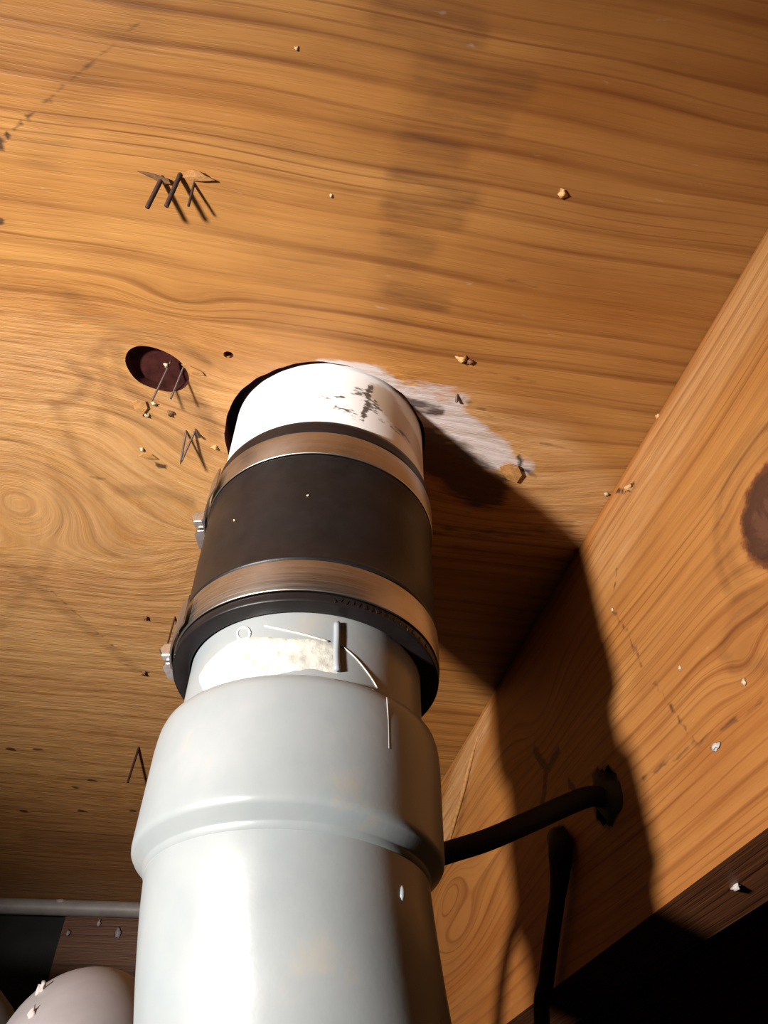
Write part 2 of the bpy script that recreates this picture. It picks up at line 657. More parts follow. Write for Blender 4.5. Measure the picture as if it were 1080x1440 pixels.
# flat-cut patch at the left where the year rings are wide apart
a, b = fieldpt(60, 690)
calm = np.exp(-(np.abs(gu - a) / 0.085) ** 4 - (np.abs(gv0 - b) / 0.085) ** 4)
gv = gv - 0.62 * calm * (gv0 - b)
# redder towards the top right
P2 = P * np.array([1, 1, 0]) + np.array([0, 0, HC])
c3 = lambda *pts: [tuple(on_ceiling(*p)) for p in pts]
set_attr(ply, 'gu', gu)
set_attr(ply, 'gv', gv)
ragged = sst(0.17, 0.25, y) * (1 - sst(0.03, 0.10, x)) * 0.9 + 0.08
ragged += 0.7 * stroke(P2, c3((560, 560), (720, 650), (830, 735)), 0.010, 0.02)
set_attr(ply, 'ragged', np.clip(ragged, 0, 1))
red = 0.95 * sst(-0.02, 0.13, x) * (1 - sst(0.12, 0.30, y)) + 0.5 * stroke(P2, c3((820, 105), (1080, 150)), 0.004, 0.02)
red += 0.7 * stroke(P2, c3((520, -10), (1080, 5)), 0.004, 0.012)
red += 0.95 * sst(0.68, 0.80, y)  # far strip: torch falloff painted in as redder, darker wood
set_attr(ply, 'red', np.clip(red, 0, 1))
streak = np.zeros(len(P))
for a, b, wd in [((540, 22), (665, 48), .0025), ((600, 105), (735, 122), .003), ((575, 198), (640, 216), .0022), ((560, 250), (660, 275), .002),
                 ((552, 292), (640, 308), .002), ((548, 335), (600, 346), .002), ((610, 150), (700, 175), .0015), ((550, 410), (620, 425), .002)]:
    streak = np.maximum(streak, 0.85 * stroke(P2, c3(a, b), wd, 0.006))
streak = np.maximum(streak, 0.36 * stroke(P2, c3((640, -20), (600, 180), (552, 440)), 0.004, 0.012))
streak = np.maximum(streak, 0.30 * stroke(P2, c3((215, 10), (90, 150), (60, 220)), 0.003, 0.010))
for a, b in [((20, 800), (190, 940)), ((150, 570), (290, 640)), ((90, 430), (190, 470)), ((240, 545), (300, 600)), ((640, 770), (800, 790)), ((610, 800), (720, 815))]:
    streak = np.maximum(streak, 0.5 * stroke(P2, c3(a, b), 0.0015, 0.005))
for pl_, wd, am in [(((168, 492), (166, 520), (182, 548), (208, 566)), .0012, .75), (((266, 545), (284, 575), (302, 610)), .0022, .75), (((130, 505), (150, 480), (200, 464), (250, 476), (292, 512)), .0006, .6),
                    (((100, 515), (125, 530), (112, 556), (78, 572)), .0008, .7), (((140, 500), (152, 540), (140, 600)), .0006, .5), (((75, 565), (110, 640), (140, 700)), .0008, .5),
                    (((100, 420), (150, 450), (180, 462)), .0016, .5), (((0, 880), (60, 800), (90, 720), (70, 640), (0, 610)), .0015, .35), (((170, 690), (215, 690), (265, 705)), .0025, .55), (((60, 1180), (200, 1190)), .02, .55)]:  # the last, wide stroke paints the dimness of the far strip
    streak = np.maximum(streak, am * stroke(P2, c3(*pl_), wd, 0.004))
set_attr(ply, 'streak', np.clip(streak * 1.25, 0, 1))
white = 0.95 * stroke(P2, c3((455, 520), (520, 528), (570, 560)), 0.003, 0.006)
white = np.maximum(white, 0.95 * stroke(P2, c3((590, 575), (640, 605), (690, 640)), 0.0075, 0.009))
white = np.maximum(white, 0.8 * stroke(P2, c3((690, 640), (735, 660)), 0.003, 0.007))
white = np.maximum(white, 0.55 * stroke(P2, c3((540, 545), (640, 560)), 0.003, 0.008))
set_attr(ply, 'white', white)
pale = 0.75 * stroke(P2, c3((640, 600), (740, 640), (825, 725)), 0.012, 0.022)
pale = np.maximum(pale, 0.7 * stroke(P2, c3((0, 560), (60, 650), (50, 760)), 0.012, 0.02))
pale = np.maximum(pale, 0.6 * stroke(P2, c3((130, 610), (240, 640)), 0.008, 0.015))
pale = np.maximum(pale, 0.5 * stroke(P2, c3((10, 480), (140, 490)), 0.004, 0.01))
pale = np.maximum(pale, 0.72 * sst(0.18, 0.25, y) * (1 - sst(-0.02, 0.05, x)) * (1 - 0.6 * sst(0.45, 0.80, y)))
set_attr(ply, 'pale', pale)
dark = 0.75 * stroke(P2, c3((562, 565), (615, 578)), 0.0022, 0.004)
dark = np.maximum(dark, 0.75 * stroke(P2, c3((520, 548), (560, 556)), 0.001, 0.003))
dark = np.maximum(dark, 0.8 * stroke(P2, c3((730, 640), (733, 662), (752, 668)), 0.0006, 0.002))
dark = np.maximum(dark, 0.95 * stroke(P2, c3((-6, 210), (4, 198), (10, 190)), 0.0006, 0.0016))
dark = np.maximum(dark, 0.6 * stroke(P2, c3((8, 195), (48, 155)), 0.0002, 0.0016))
dark = np.maximum(dark, 0.45 * stroke(P2, c3((60, 145), (200, 30)), 0.0002, 0.002))
dark = np.maximum(dark, 0.95 * stroke(P2, c3((-4, 313), (6, 314)), 0.0007, 0.0015))
for q in [(15, 1053), (53, 1054), (130, 1097), (106, 1107), (116, 1140), (33, 1140), (187, 1140), (50, 806), (205, 868), (205, 946), (225, 655)]:
    dark = np.maximum(dark, 0.95 * stroke(P2, c3((q[0] - 3, q[1]), (q[0] + 3, q[1] + 1)), 0.0006 + 0.0008 * (q[1] > 1000), 0.0016))
for a, b in [((80, 665), (150, 675)), ((430, 590), (440, 600)), ((60, 820), (160, 910)), ((165, 930), (200, 945)), ((700, 395), (760, 402)), ((610, 640), (690, 680)),
             ((650, 560), (700, 590)), ((760, 625), (830, 640)), ((640, 515), (780, 545))]:
    dark = np.maximum(dark, 0.5 * stroke(P2, c3(a, b), 0.0002, 0.0022))
dark = np.maximum(dark, 0.98 * stroke(P2, c3((585, 625), (630, 650), (680, 690)), 0.003, 0.022))
dark = np.maximum(dark, 0.42 * stroke(P2, c3((600, 745), (700, 750), (800, 745)), 0.002, 0.010))
set_attr(ply, 'dark', dark)
# dark rim of the loose knot
kn = np.zeros(len(P))
set_attr(ply, 'knot', kn)
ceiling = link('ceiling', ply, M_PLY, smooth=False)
tag(ceiling, 'orange plywood subfloor seen from below', kind='structure')

# the inner layer of veneer showing through the knot hole and the small hole beside it
M_HEART = simple('inner_veneer', (0.036, 0.0095, 0.008), 0.9, var=0.35, scale=180, bump=0.4, spec=0.05)
# hole walls coloured dark: shade painted into both, plus the knot's bark rim
ply.materials.append(M_HEART)
kc_ = np.array(knot_hole).mean(0)
for pl in ply.polygons:
    if abs(pl.normal.z) < 0.5:
        cx_, cy_ = pl.center.x, pl.center.y
        if math.hypot(cx_ - PX, cy_ - PY) < 0.07 or math.hypot(cx_ - kc_[0], cy_ - kc_[1]) < 0.022:
            pl.material_index = 1
a = np.array(knot_hole)
c = a.mean(0)
loopv = [tuple(c + (p - c) * 1.10) for p in a]
n = len(loopv)
me = mesh('inner_veneer', [(p[0], p[1], HC + 0.0058) for p in loopv] + [(p[0], p[1], HC + 0.0072) for p in loopv],
          [tuple(range(n))[::-1], tuple(range(n, 2 * n))] + [(i, (i + 1) % n, n + (i + 1) % n, n + i) for i in range(n)])
fix_normals(me)
kv_o = link('inner_veneer', me, M_HEART, ceiling, smooth=False)
kv_o['label'] = 'dark red-brown inner layer at the bottom of the knot hole'

# ------------------------------------------------------------------ joists
hole1 = ragged_circle(0.3300, 0.1755, 0.0128, 40, 0.0032, 1.2)
hole2 = ragged_circle(0.3870, 0.1765, 0.0085, 28, 0.0014, 2.2)


def make_joist(name, xface, holes, fine, step):
    me = plate(name, (-0.45, JB, 1.30, HC - 0.0002), holes, fine, step, lambda u, v, d: (xface + d, u, v), JT, coarse=0.05)
    return me


def joist_attrs(me, seed, detail):
    P = co_of(me)
    u, v = P[:, 1].copy(), P[:, 2] + (P[:, 0] - XJ) * 0.9
    w0 = v.copy()
    v = v + 0.003 * np.sin(u * 9 + seed) + 0.0012 * np.sin(u * 31 + w0 * 30 + seed)
    knot = np.zeros(len(P)); dark = np.zeros(len(P)); pale = np.zeros(len(P)); streak = np.zeros(len(P)); red = np.zeros(len(P))
    if detail:
        j3 = lambda *pts: [tuple(on_x(*p)) for p in pts]
        Q = P * np.array([0, 1, 1]) + np.array([XJ, 0, 0])
        for (px, py, amp, su, sv) in [(1085, 720, 0.0, 0.022, 0.024), (1045, 915, 0.0, 0.012, 0.010)]:
            k = on_x(px, py)
            r2 = ((u - k[1]) / su) ** 2 + ((w0 - k[2]) / sv) ** 2
            v = k[2] + (v - k[2]) * (1 - 0.9 * np.exp(-r2))
            v = v + 0.010 * np.exp(-r2 * 0.45)
        for (px, py, amp, su, sv) in [(650, 1330, 0.03, 0.09, 0.028), (760, 1000, 0.018, 0.035, 0.02), (630, 1250, -0.02, 0.05, 0.02)]:
            k = on_x(px, py)
            v = v + amp * np.exp(-((u - k[1]) / su) ** 2 - ((w0 - k[2]) / sv) ** 2)
        kc, ke = on_x(1092, 722), on_x(1032, 722)
        kr = np.hypot(u - kc[1], w0 - kc[2]) / math.hypot(kc[1] - ke[1], kc[2] - ke[2])
        knot = np.maximum(knot, 1.0 * (1 - sst(0.45, 1.12, kr)))
        streak = np.maximum(streak, 0.75 * (1 - sst(0.05, 0.16, np.abs(kr - 1.42))))
        streak = np.maximum(streak, 0.5 * (1 - sst(0.05, 0.2, np.abs(kr - 1.15))))
        streak = np.maximum(streak, 0.75 * stroke(Q, j3((1045, 835), (1015, 915), (1030, 937), (1075, 935)), 0.0016, 0.003))
        streak = np.maximum(streak, 0.45 * stroke(Q, j3((1045, 850), (1040, 915)), 0.007, 0.006))
        red = np.maximum(red, 0.8 * stroke(Q, j3((1020, 800), (900, 960)), 0.003, 0.012))
        red = np.maximum(red, 0.6 * stroke(Q, j3((700, 1400), (900, 1230), (1080, 1100)), 0.01, 0.03) * 0.6)
        for a, b in [((862, 858), (880, 885)), ((880, 885), (902, 935)), ((920, 960), (975, 1040)), ((868, 800), (864, 830)), ((905, 1095), (1075, 985))]:
            dark = np.maximum(dark, 0.55 * stroke(Q, j3(a, b), 0.0002, 0.0022))
        for pl, wd in [(((752, 1055), (768, 1080), (766, 1110), (760, 1145)), .0018), (((785, 1058), (770, 1080)), .0016), (((800, 1100), (812, 1118)), 0.001)]:
            dark = np.maximum(dark, 0.85 * stroke(Q, j3(*pl), wd, 0.003))
        for a, b in [((862, 688), (880, 692)), ((885, 690), (893, 680))]:
            dark = np.maximum(dark, 0.9 * stroke(Q, j3(a, b), 0.0007, 0.0018))
        dark = np.maximum(dark, 0.9 * (1 - sst(0.0135, 0.0165, np.hypot(u - 0.330, P[:, 2] - 0.1755))))
        dark = np.maximum(dark, 0.8 * (1 - sst(0.0085, 0.0110, np.hypot(u - 0.387, P[:, 2] - 0.1765))))
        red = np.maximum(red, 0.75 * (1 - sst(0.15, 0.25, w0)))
        streak = np.maximum(streak, 0.8 * stroke(Q, j3((657, 1110), (646, 1160), (636, 1210)), 0.002, 0.004))
        pale = np.maximum(pale, 0.85 * stroke(Q, j3((680, 1010), (640, 1110), (615, 1190)), 0.010, 0.014))
        pale = np.maximum(pale, 0.5 * stroke(Q, j3((1070, 360), (960, 560), (860, 760)), 0.014, 0.02))
    red = np.maximum(red, 0.0)
    set_attr(me, 'gu', u)
    set_attr(me, 'gv', v)
    set_attr(me, 'knot', knot)
    set_attr(me, 'dark', dark)
    set_attr(me, 'pale', pale)
    set_attr(me, 'streak', streak)
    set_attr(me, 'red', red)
    set_attr(me, 'white', np.zeros(len(P)))
    set_attr(me, 'ragged', np.full(len(P), 0.12))


me = make_joist('floor_joist', XJ, [hole1, hole2], (0.04, JB + 0.003, 0.72, HC - 0.003), 0.0027)
joist_attrs(me, 0.3, True)
joist = link('floor_joist', me, M_JOIST, smooth=False)
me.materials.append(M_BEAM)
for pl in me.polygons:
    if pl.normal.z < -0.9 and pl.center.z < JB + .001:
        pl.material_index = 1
tag(joist, 'knotty pine floor joist with torchlit face right of the drain pipe', 'joist', kind='structure')
me = make_joist('floor_joist', XJ + 0.406, [], (0, 0, 0, 0), 0.05)
joist_attrs(me, 2.3, False)
o = link('floor_joist', me, M_JOIST, smooth=False)
tag(o, 'unlit floor joist in the dark bay behind the lit joist', 'joist', kind='structure')

# long pale sliver lifting from the joist face
sv = [Vector(on_x(a_, b_, XJ - h_)) for a_, b_, h_ in [(672, 1035, .0002), (662, 1070, .0012), (652, 1110, .0016), (638, 1160, .0014), (626, 1205, .0002)]]
sl = link('splinter', tube('splinter', spline(sv, 5), [0.0004 + 0.0013 * math.sin(math.pi * i / 20) for i in range(21)], 8), M_VENEER, joist)
sl['label'] = 'long pale sliver on the joist face'

# beam across the far end, along the conduit
bd = Vector((0.154, -0.025, 0)).normalized()          # its direction
bo = Vector((-0.145, 0.972, 0))                       # a point of the line under the ceiling
bn = Vector((-bd.y, bd.x, 0))                          # away from the camera


def beam_box(name, s0, s1, n0, n1, z0, z1):
    me = box_mesh(name, (s0, n0, z0), (s1, n1, z1), 0.001)
    bmt = bmesh.new()
    bmt.from_mesh(me)
    bmesh.ops.subdivide_edges(bmt, edges=bmt.edges[:], cuts=3, use_grid_fill=True)
    bmt.to_mesh(me)
    bmt.free()
    P = co_of(me).copy()
    me.transform(Matrix(((bd.x, bn.x, 0, bo.x), (bd.y, bn.y, 0, bo.y), (0, 0, 1, 0), (0, 0, 0, 1))))
    z = np.zeros(len(P))
    set_attr(me, 'gu', P[:, 0]); set_attr(me, 'gv', P[:, 2] + P[:, 1] * .8 + s0)
    for k in ('knot', 'dark', 'pale', 'streak', 'red', 'white'):
        set_attr(me, k, z)
    set_attr(me, 'ragged', z + .3)
    return me


e = empty('cross_beam', bo + bn * 0.03 + Vector((0, 0, HC - .2)))
tag(e, 'dark timber cross beam under the plywood behind the grey conduit', 'beam', kind='structure')
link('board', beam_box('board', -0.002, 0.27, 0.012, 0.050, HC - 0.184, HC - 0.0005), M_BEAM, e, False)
link('board', beam_box('board', -0.70, -0.004, 0.050, 0.088, HC - 0.184, HC - 0.0005), M_BLACKBOARD, e, False)  # left board set back and coloured near black

# ground of the crawl space
g = 24
vs = []
for i in range(g + 1):
    for j in range(g + 1):
        px_, py_ = -0.8 + 1.8 * i / g, -0.5 + 1.9 * j / g
        vs.append((px_, py_, -0.42 + 0.02 * noise.noise(Vector((px_ * 4, py_ * 4, 0)))))
fs = [(i * (g + 1) + j, (i + 1) * (g + 1) + j, (i + 1) * (g + 1) + j + 1, i * (g + 1) + j + 1) for i in range(g) for j in range(g)]
o = link('floor', mesh('floor', vs, fs), M_DIRT)
tag(o, 'bare soil ground of the crawl space', kind='structure')

# ------------------------------------------------------------------ white pipe coming down through the plywood
RWH = 0.0492
zb = 0.205
prof = [(RWH - .006, zb), (RWH, zb)] + [(RWH, zb + (HC + 0.05 - zb) * i / 70) for i in range(1, 71)] + [(RWH - .006, HC + 0.05)]
me = lathe('white_pipe', prof, PX, PY, 160, closed=True)
P = co_of(me)
pp = lambda *pts: [tuple(on_pipe(q[0], q[1], RWH)) for q in pts]
sc = 0.9 * stroke(P, pp((521, 543), (517, 565), (510, 592)), 0.0007, 0.0016)
sc = np.maximum(sc, 0.62 * stroke(P, pp((505, 552), (530, 575)), 0.003, 0.004))
sc = np.maximum(sc, 0.62 * stroke(P, pp((474, 574), (498, 582)), 0.0016, 0.003))
sc = np.maximum(sc, 0.55 * stroke(P, pp((452, 556), (480, 560)), 0.0012, 0.003))
sc = np.maximum(sc, 0.60 * stroke(P, pp((535, 590), (575, 620)), 0.0012, 0.003))
tn = 0.9 * stroke(P, pp((540, 560), (560, 590), (590, 640)), 0.004, 0.012)  # shaded right side of the pipe painted in as tan
set_attr(me, 'scuff', sc)
set_attr(me, 'tan', tn)
o = link('drain_pipe', me, M_WHITE, loc=(PX, PY, zb))
tag(o, 'short white plastic drain pipe coming through the plywood hole', 'pipe')

# ------------------------------------------------------------------ flexible rubber coupling with two clamps
coup = empty('pipe_coupling', (PX, PY, 0.1685))
tag(coup, 'black rubber flexible pipe coupling with two steel clamps', 'coupling')
B1, B2 = (0.2475, 0.2615), (0.1730, 0.1872)
RC = 0.0513
prof = [(0.0454, 0.2030), (0.0450, 0.1692), (0.0453, 0.1686), (0.0457, 0.1685), (0.0508, 0.1685), (0.0513, 0.1686), (0.0516, 0.1690), (0.0517, 0.1697), (0.0517, 0.1716), (0.0515, 0.1724),
        (0.0506, 0.1728), (0.0506, 0.1876), (0.0516, 0.1880), (0.0520, 0.1890), (0.0516, 0.1902), (0.0511, 0.1912),
        (0.0512, 0.2050), (0.0513, 0.2180), (0.0512, 0.2320), (0.0511, 0.2440), (0.0515, 0.2452), (0.0518, 0.2461), (0.0515, 0.2470),
        (0.0505, 0.2473), (0.0505, 0.2618), (0.0513, 0.2622), (0.0515, 0.2638), (0.0511, 0.2656), (0.0513, 0.2676), (0.0510, 0.2700),
        (0.0504, 0.2712), (0.0496, 0.2714), (0.0493, 0.2705), (0.0493, 0.2040)]
link('rubber_sleeve', lathe('rubber_sleeve', prof, PX, PY, 128, closed=True), M_RUBBER, coup)


# worn raised moulding marks round the lower rim
bm_ = bmesh.new()
for i in range(16):
    q = on_pipe(470 + 8.6 * i, 856 + 0.16 * i * i + 0.4 * i, 0.0517)
    a_ = math.atan2(q[1] - PY, q[0] - PX)
    m_ = Matrix.Translation((PX + .0517 * math.cos(a_), PY + .0517 * math.sin(a_), 0.1702 + random.uniform(-.0004, .0006))) @ Matrix.Rotation(a_, 4, 'Z') @ Matrix.Rotation(random.uniform(-.6, .6), 4, 'X') @ Matrix.Diagonal((.0005, random.uniform(.0005, .0011), .0018, 1))
    bmesh.ops.create_cube(bm_, size=1.0, matrix=m_)
me = bpy.data.meshes.new('moulding_marks')
bm_.to_mesh(me)
bm_.free()
tag(link('moulding_marks', me, M_RUBBER, coup, smooth=False), kind='stuff')


def clamp(z0, z1, ang, k_):
    r = 0.0521
    t = 0.0007
    pr = [(r - t, z0), (r - .0001, z0), (r, z0 + .0004), (r, z1 - .0004), (r - .0001, z1), (r - t, z1)]
    b = link('clamp_band', lathe('clamp_band', pr, PX, PY, 128, closed=True), M_BAND, coup)
    b['label'] = 'brushed stainless steel band'
    zm = (z0 + z1) / 2
    # loose tail of the strap lying over the band beside the screw housing
    vs, fs = [], []
    m = 16
    for i in range(m + 1):
        a = ang + math.radians(6 + 34 * i / m)
        rr = r + 0.0009 + 0.0006 * (i / m) ** 2
        for rad in (rr, rr + .0007):
            for z in (z0 + .0006, z1 - .0006):
                vs.append((PX + rad * math.cos(a), PY + rad * math.sin(a), z))
    for i in range(m):
        k, l = i * 4, i * 4 + 4
        fs += [(k, l, l + 1, k + 1), (k + 2, k + 3, l + 3, l + 2), (k, k + 2, l + 2, l), (k + 1, l + 1, l + 3, k + 3)]
    fs += [(0, 1, 3, 2), (m * 4, m * 4 + 2, m * 4 + 3, m * 4 + 1)]
    me = mesh('strap_tail', vs, fs)
    fix_normals(me)
    link('strap_tail', me, M_BAND, b, smooth=False)
    # screw housing and screw with slotted hexagon head, axis along the tangent
    rad = Vector((math.cos(ang), math.sin(ang), 0))
    tan = Vector((-math.sin(ang), math.cos(ang), 0))
    c = Vector((PX, PY, zm)) + rad * (r + 0.0042 * k_)

    def place(me):
        me.transform(Matrix.Scale(k_, 4))
        me.transform(Matrix(((tan.x, rad.x, 0, c.x), (tan.y, rad.y, 0, c.y), (tan.z, rad.z, 1, c.z), (0, 0, 0, 1))))
        fix_normals(me)
        return me
    hs = [(-.008, -.0042), (-.008, .0012), (-.0055, .0034), (.0055, .0034), (.008, .0012), (.008, -.0042)]
    vs = [(q[0], q[1], s) for s in (-.0058, .0058) for q in hs]
    fs = [tuple(range(6))[::-1], tuple(range(6, 12))] + [(i, (i + 1) % 6, 6 + (i + 1) % 6, 6 + i) for i in range(6)]
    link('screw_housing', place(mesh('screw_housing', vs, fs)), M_SCREW, b, smooth=False)
    path = [(-.0125, 0, 0), (-.012, 0, 0), (.0085, 0, 0), (.0088, 0, 0), (.0090, 0, 0), (.0092, 0, 0), (.0136, 0, 0), (.0140, 0, 0)]
    me = tube('screw', path, [.0016, .0024, .0024, .0024, .0046, .0046, .0046, .0038], 6)
    link('screw', place(me), M_SCREW, b, smooth=False)
    return b


clamp(B1[0], B1[1], math.radians(163), 0.85)
clamp(B2[0], B2[1], math.radians(164), 0.72)

# ------------------------------------------------------------------ grey drain: stub, hub and sweeping bend in one glued piece
drain = empty('drain_fitting', (PX, PY, 0.09))
tag(drain, 'glossy grey plastic drain stub, hub and bend below the coupling', 'pipe')
RS = 0.0444
prof = [(RS - .005, 0.118), (RS, 0.118), (RS, 0.125), (RS, 0.135), (RS, 0.142), (RS, 0.15), (RS, 0.16), (RS, 0.17), (RS, 0.198), (RS - .005, 0.198)]
stub = link('pipe_stub', lathe('pipe_stub', prof, PX, PY, 128, closed=True), M_GREY, drain)
prof = [(0.0446, 0.120), (0.0446, 0.1408), (0.0450, 0.1413), (0.0464, 0.1413), (0.0482, 0.1408), (0.0493, 0.1395), (0.0500, 0.1370), (0.0503, 0.1340), (0.0505, 0.1300),
        (0.0505, 0.1200), (0.0505, 0.1100), (0.0505, 0.1020), (0.0505, 0.1000), (0.0503, 0.0988), (0.0497, 0.0979), (0.0495, 0.0977), (0.0494, 0.0976),
        (0.0476, 0.0960), (0.0461, 0.0946), (0.0459, 0.0944), (0.0458, 0.0942), (0.0454, 0.0925), (0.0445, 0.0920)]
hub = link('hub', lathe('hub', prof, PX, PY, 128), M_GREY, drain)
# bend: leaves the hub straight and sweeps away to the back right
bdir = Vector((0.0075, 0.0063, 0)).normalized()
Rb = 0.34
path, rads = [], []
zs = 0.0945
path.append(Vector((PX, PY, 0.110)))
p = Vector((PX, PY, zs))
path.append(p.copy())
for i in range(1, 37):
    a = math.radians(9 + 33 * i / 36)
    st = Rb * math.radians(33) / 36
    p = p + bdir * (st * math.sin(a)) + Vector((0, 0, -st * math.cos(a)))
    path.append(p.copy())
end = path[-1]
dv = (path[-1] - path[-2]).normalized()
L = (end.z + 0.415) / -dv.z
for i in range(1, 9):
    path.append(end + dv * L * i / 8)
bend = link('bend', tube('bend', path, 0.0451, 96), M_GREY, drain)


def shell_patch(name, outline, r, thick, mat, parent, step=0.0012, seed=0):
    """thin raised patch following the cylinder of radius r; outline in photo-projected angle/height"""
    pts = []
    for q in outline:
        v = on_pipe(q[0], q[1], r)
        pts.append((math.atan2(v[1] - PY, v[0] - PX) * r, v[2]))
    pts = smooth_loop(pts, 4)
    n0 = len(pts)
    pts = [(p[0] + .0006 * noise.noise(Vector((p[0] * 700, p[1] * 700, seed))), p[1] + .0006 * noise.noise(Vector((p[0] * 700, p[1] * 700, seed + 9)))) for p in pts]
    A = np.array(pts)
    grid = []
    path_in = lambda p: sum(((pts[i][1] > p[1]) != (pts[i - 1][1] > p[1])) and (p[0] < (pts[i - 1][0] - pts[i][0]) * (p[1] - pts[i][1]) / (pts[i - 1][1] - pts[i][1]) + pts[i][0]) for i in range(n0)) % 2
    for u in np.arange(A[:, 0].min(), A[:, 0].max(), step):
        for v in np.arange(A[:, 1].min(), A[:, 1].max(), step):
            if path_in((u, v)) and ((A - (u, v)) ** 2).sum(1).min() > (step * .5) ** 2:
                grid.append((u, v))
    res = delaunay_2d_cdt([Vector(map(float, p)) for p in pts + grid], [(i, (i + 1) % n0) for i in range(n0)], [], 1, 1e-7)
    vs = []
    for v in res[0]:
        d = math.sqrt(((A - (v.x, v.y)) ** 2).sum(1).min())
        h = thick * min(1, d / (step * 1.5)) * (0.75 + 0.5 * noise.noise(Vector((v.x * 300, v.y * 300, seed)))) - 0.0001 * (d < step * .1)
        a = v.x / r
        vs.append((PX + (r + .00005 + h) * math.cos(a), PY + (r + .00005 + h) * math.sin(a), v.y))
    me = mesh(name, vs, [tuple(f) for f in res[2]])
    return link(name, me, mat, parent)


cem = shell_patch('cement_smear', [(281, 962), (281, 948), (296, 927), (318, 908), (336, 898), (358, 896), (392, 897), (425, 898), (455, 902), (474, 909),
                                   (477, 930), (476, 946), (462, 946), (440, 941), (415, 944), (385, 950), (350, 958), (315, 966), (292, 974)], RS, 0.0007, M_CEMENT, stub, seed=1)
cem['label'] = 'smear of bright white pipe cement'
# thin scratches of cement, a raised seam and the printed ring
for pts_, rr, mt, nm in [([(372, 880), (400, 886), (430, 893), (462, 902)], 0.0004, M_CEMENT, 'cement_string'),
                         ([(478, 906), (500, 925), (520, 950), (531, 968)], 0.0003, M_CEMENT, 'cement_string')]:
    q = [Vector(on_pipe(p[0], p[1], RS + .0002)) for p in pts_]
    link(nm, tube(nm, spline(q, 5), rr, 8), mt, stub)
q = [Vector(on_pipe(p[0], p[1], RS + .0004)) for p in [(474, 876), (474, 895), (473, 920), (474, 944)]]
M_SCRATCH = simple('pale_scratch', (0.30, 0.29, 0.27), 0.5)
M_SEAM = simple('grey_seam', (0.20, 0.215, 0.23), 0.4, var=0.1)
s_ = link('seam', tube('seam', spline(q, 4), [0.0012] * 13, 10), M_SEAM, stub)
q = []
for i in range(25):
    a = 2 * math.pi * i / 24
    q.append(Vector(on_pipe(343 + 9 * math.cos(a), 891 + 9 * math.sin(a), RS + .0001)))
link('printed_ring', tube('printed_ring', q, 0.00045, 6), M_PRINT, stub)
# little weld pip on the bend and a scratch on the hub
q = hit(bend, 565, 1256)
pip = lump('moulding_pip', q, 0.0009, 3, 2, (1, 1, 2.4), 0.1)
link('moulding_pip', pip, M_GREY, drain)
q = [Vector(on_pipe(p[0], p[1], 0.0508)) for p in [(545, 980), (547, 1010), (548, 1052)]]
q = [v + (Vector((PX, PY, v.z)) - v).normalized() * 0.0004 for v in q]
link('scratch', tube('scratch', spline(q, 4), 0.00022, 6), M_SCRATCH, hub)

# ------------------------------------------------------------------ black cables and sealant on the joist
pts = [(XJ + 0.030, 0.330, 0.1765), (XJ, 0.3305, 0.1750), (XJ - 0.012, 0.331, 0.1735), tuple(on_y(735, 1160, 0.335)), tuple(on_y(680, 1183, 0.339)), tuple(on_y(620, 1202, 0.345)),
       tuple(on_y(560, 1226, 0.352)), (0.045, 0.362, 0.105), (0.010, 0.366, 0.03), (-0.03, 0.37, -0.12), (-0.05, 0.37, -0.41)]
o = link('cable', tube('cable', spline(pts, 10), 0.0049, 20), M_CABLE)
tag(o, 'black cable running from the upper joist hole to behind the grey drain', 'cable')
seal = lump('hole_sealant', (XJ + 0.006, 0.330, 0.1755), 0.0152, 5, 3, (0.55, 1.0, 1.18), 0.5)
o = link('hole_sealant', seal, M_SEAL)
tag(o, 'rough black sealant lump plugging the upper hole in the joist', 'sealant')
xc = XJ - 0.0065
pts = [(XJ + 0.020, 0.387, 0.1775), (XJ, 0.387, 0.1780), tuple(on_x(788, 1185, xc)), tuple(on_x(788, 1215, xc)), tuple(on_x(784, 1262, xc)), tuple(on_x(777, 1310, xc)), tuple(on_x(768, 1380, xc)),
       tuple(on_x(762, 1440, xc)), (xc + .004, 0.45, 0.02), (xc + .01, 0.47, -0.2), (xc + 0.02, 0.48, -0.41)]
sp = spline(pts, 8)
rr = [0.0062 if i < 22 else (0.0062 - 0.0022 * min(1, (i - 22) / 10)) for i in range(len(sp))]
o = link('cable', tube('cable', sp, rr, 18), M_CABLE)
tag(o, 'dark dusty cable hanging straight down from the lower joist hole', 'cable')

# ------------------------------------------------------------------ pipes and conduit at the back left
pth = [Vector((-0.044, 0.445, -0.41)), Vector((-0.044, 0.445, 0.00))]
for i in range(0, 15):
    a = math.pi / 2 * i / 14
    pth.append(Vector((-0.044, 0.445 + 0.046 * (1 - math.cos(a)), 0.039 + 0.046 * math.sin(a))))
pth += [Vector((-0.044, 0.9, 0.085)), Vector((-0.044, 1.25, 0.085))]
far_bend = link('drain_bend', tube('drain_bend', pth, 0.040, 64), M_GREYFAR)
tag(far_bend, 'dull grey plastic pipe bend low at left, behind the big grey drain', 'pipe')

pth = [Vector((-0.70, 0.64, 0.136)), Vector((-0.40, 0.63, 0.131)), Vector((-0.23, 0.62, 0.126))]
for i in range(0, 11):
    a = math.pi / 2 * i / 10
    pth.append(Vector((-0.165 + 0.045 * math.sin(a), 0.62, 0.078 + 0.045 * math.cos(a))))
pth += [Vector((-0.120, 0.62, -0.1)), Vector((-0.120, 0.62, -0.41))]
o = link('dark_pipe', tube('dark_pipe', pth, 0.035, 40), M_BLACKPIPE)
tag(o, 'dark grey pipe bend at the left edge behind the dull grey bend', 'pipe')

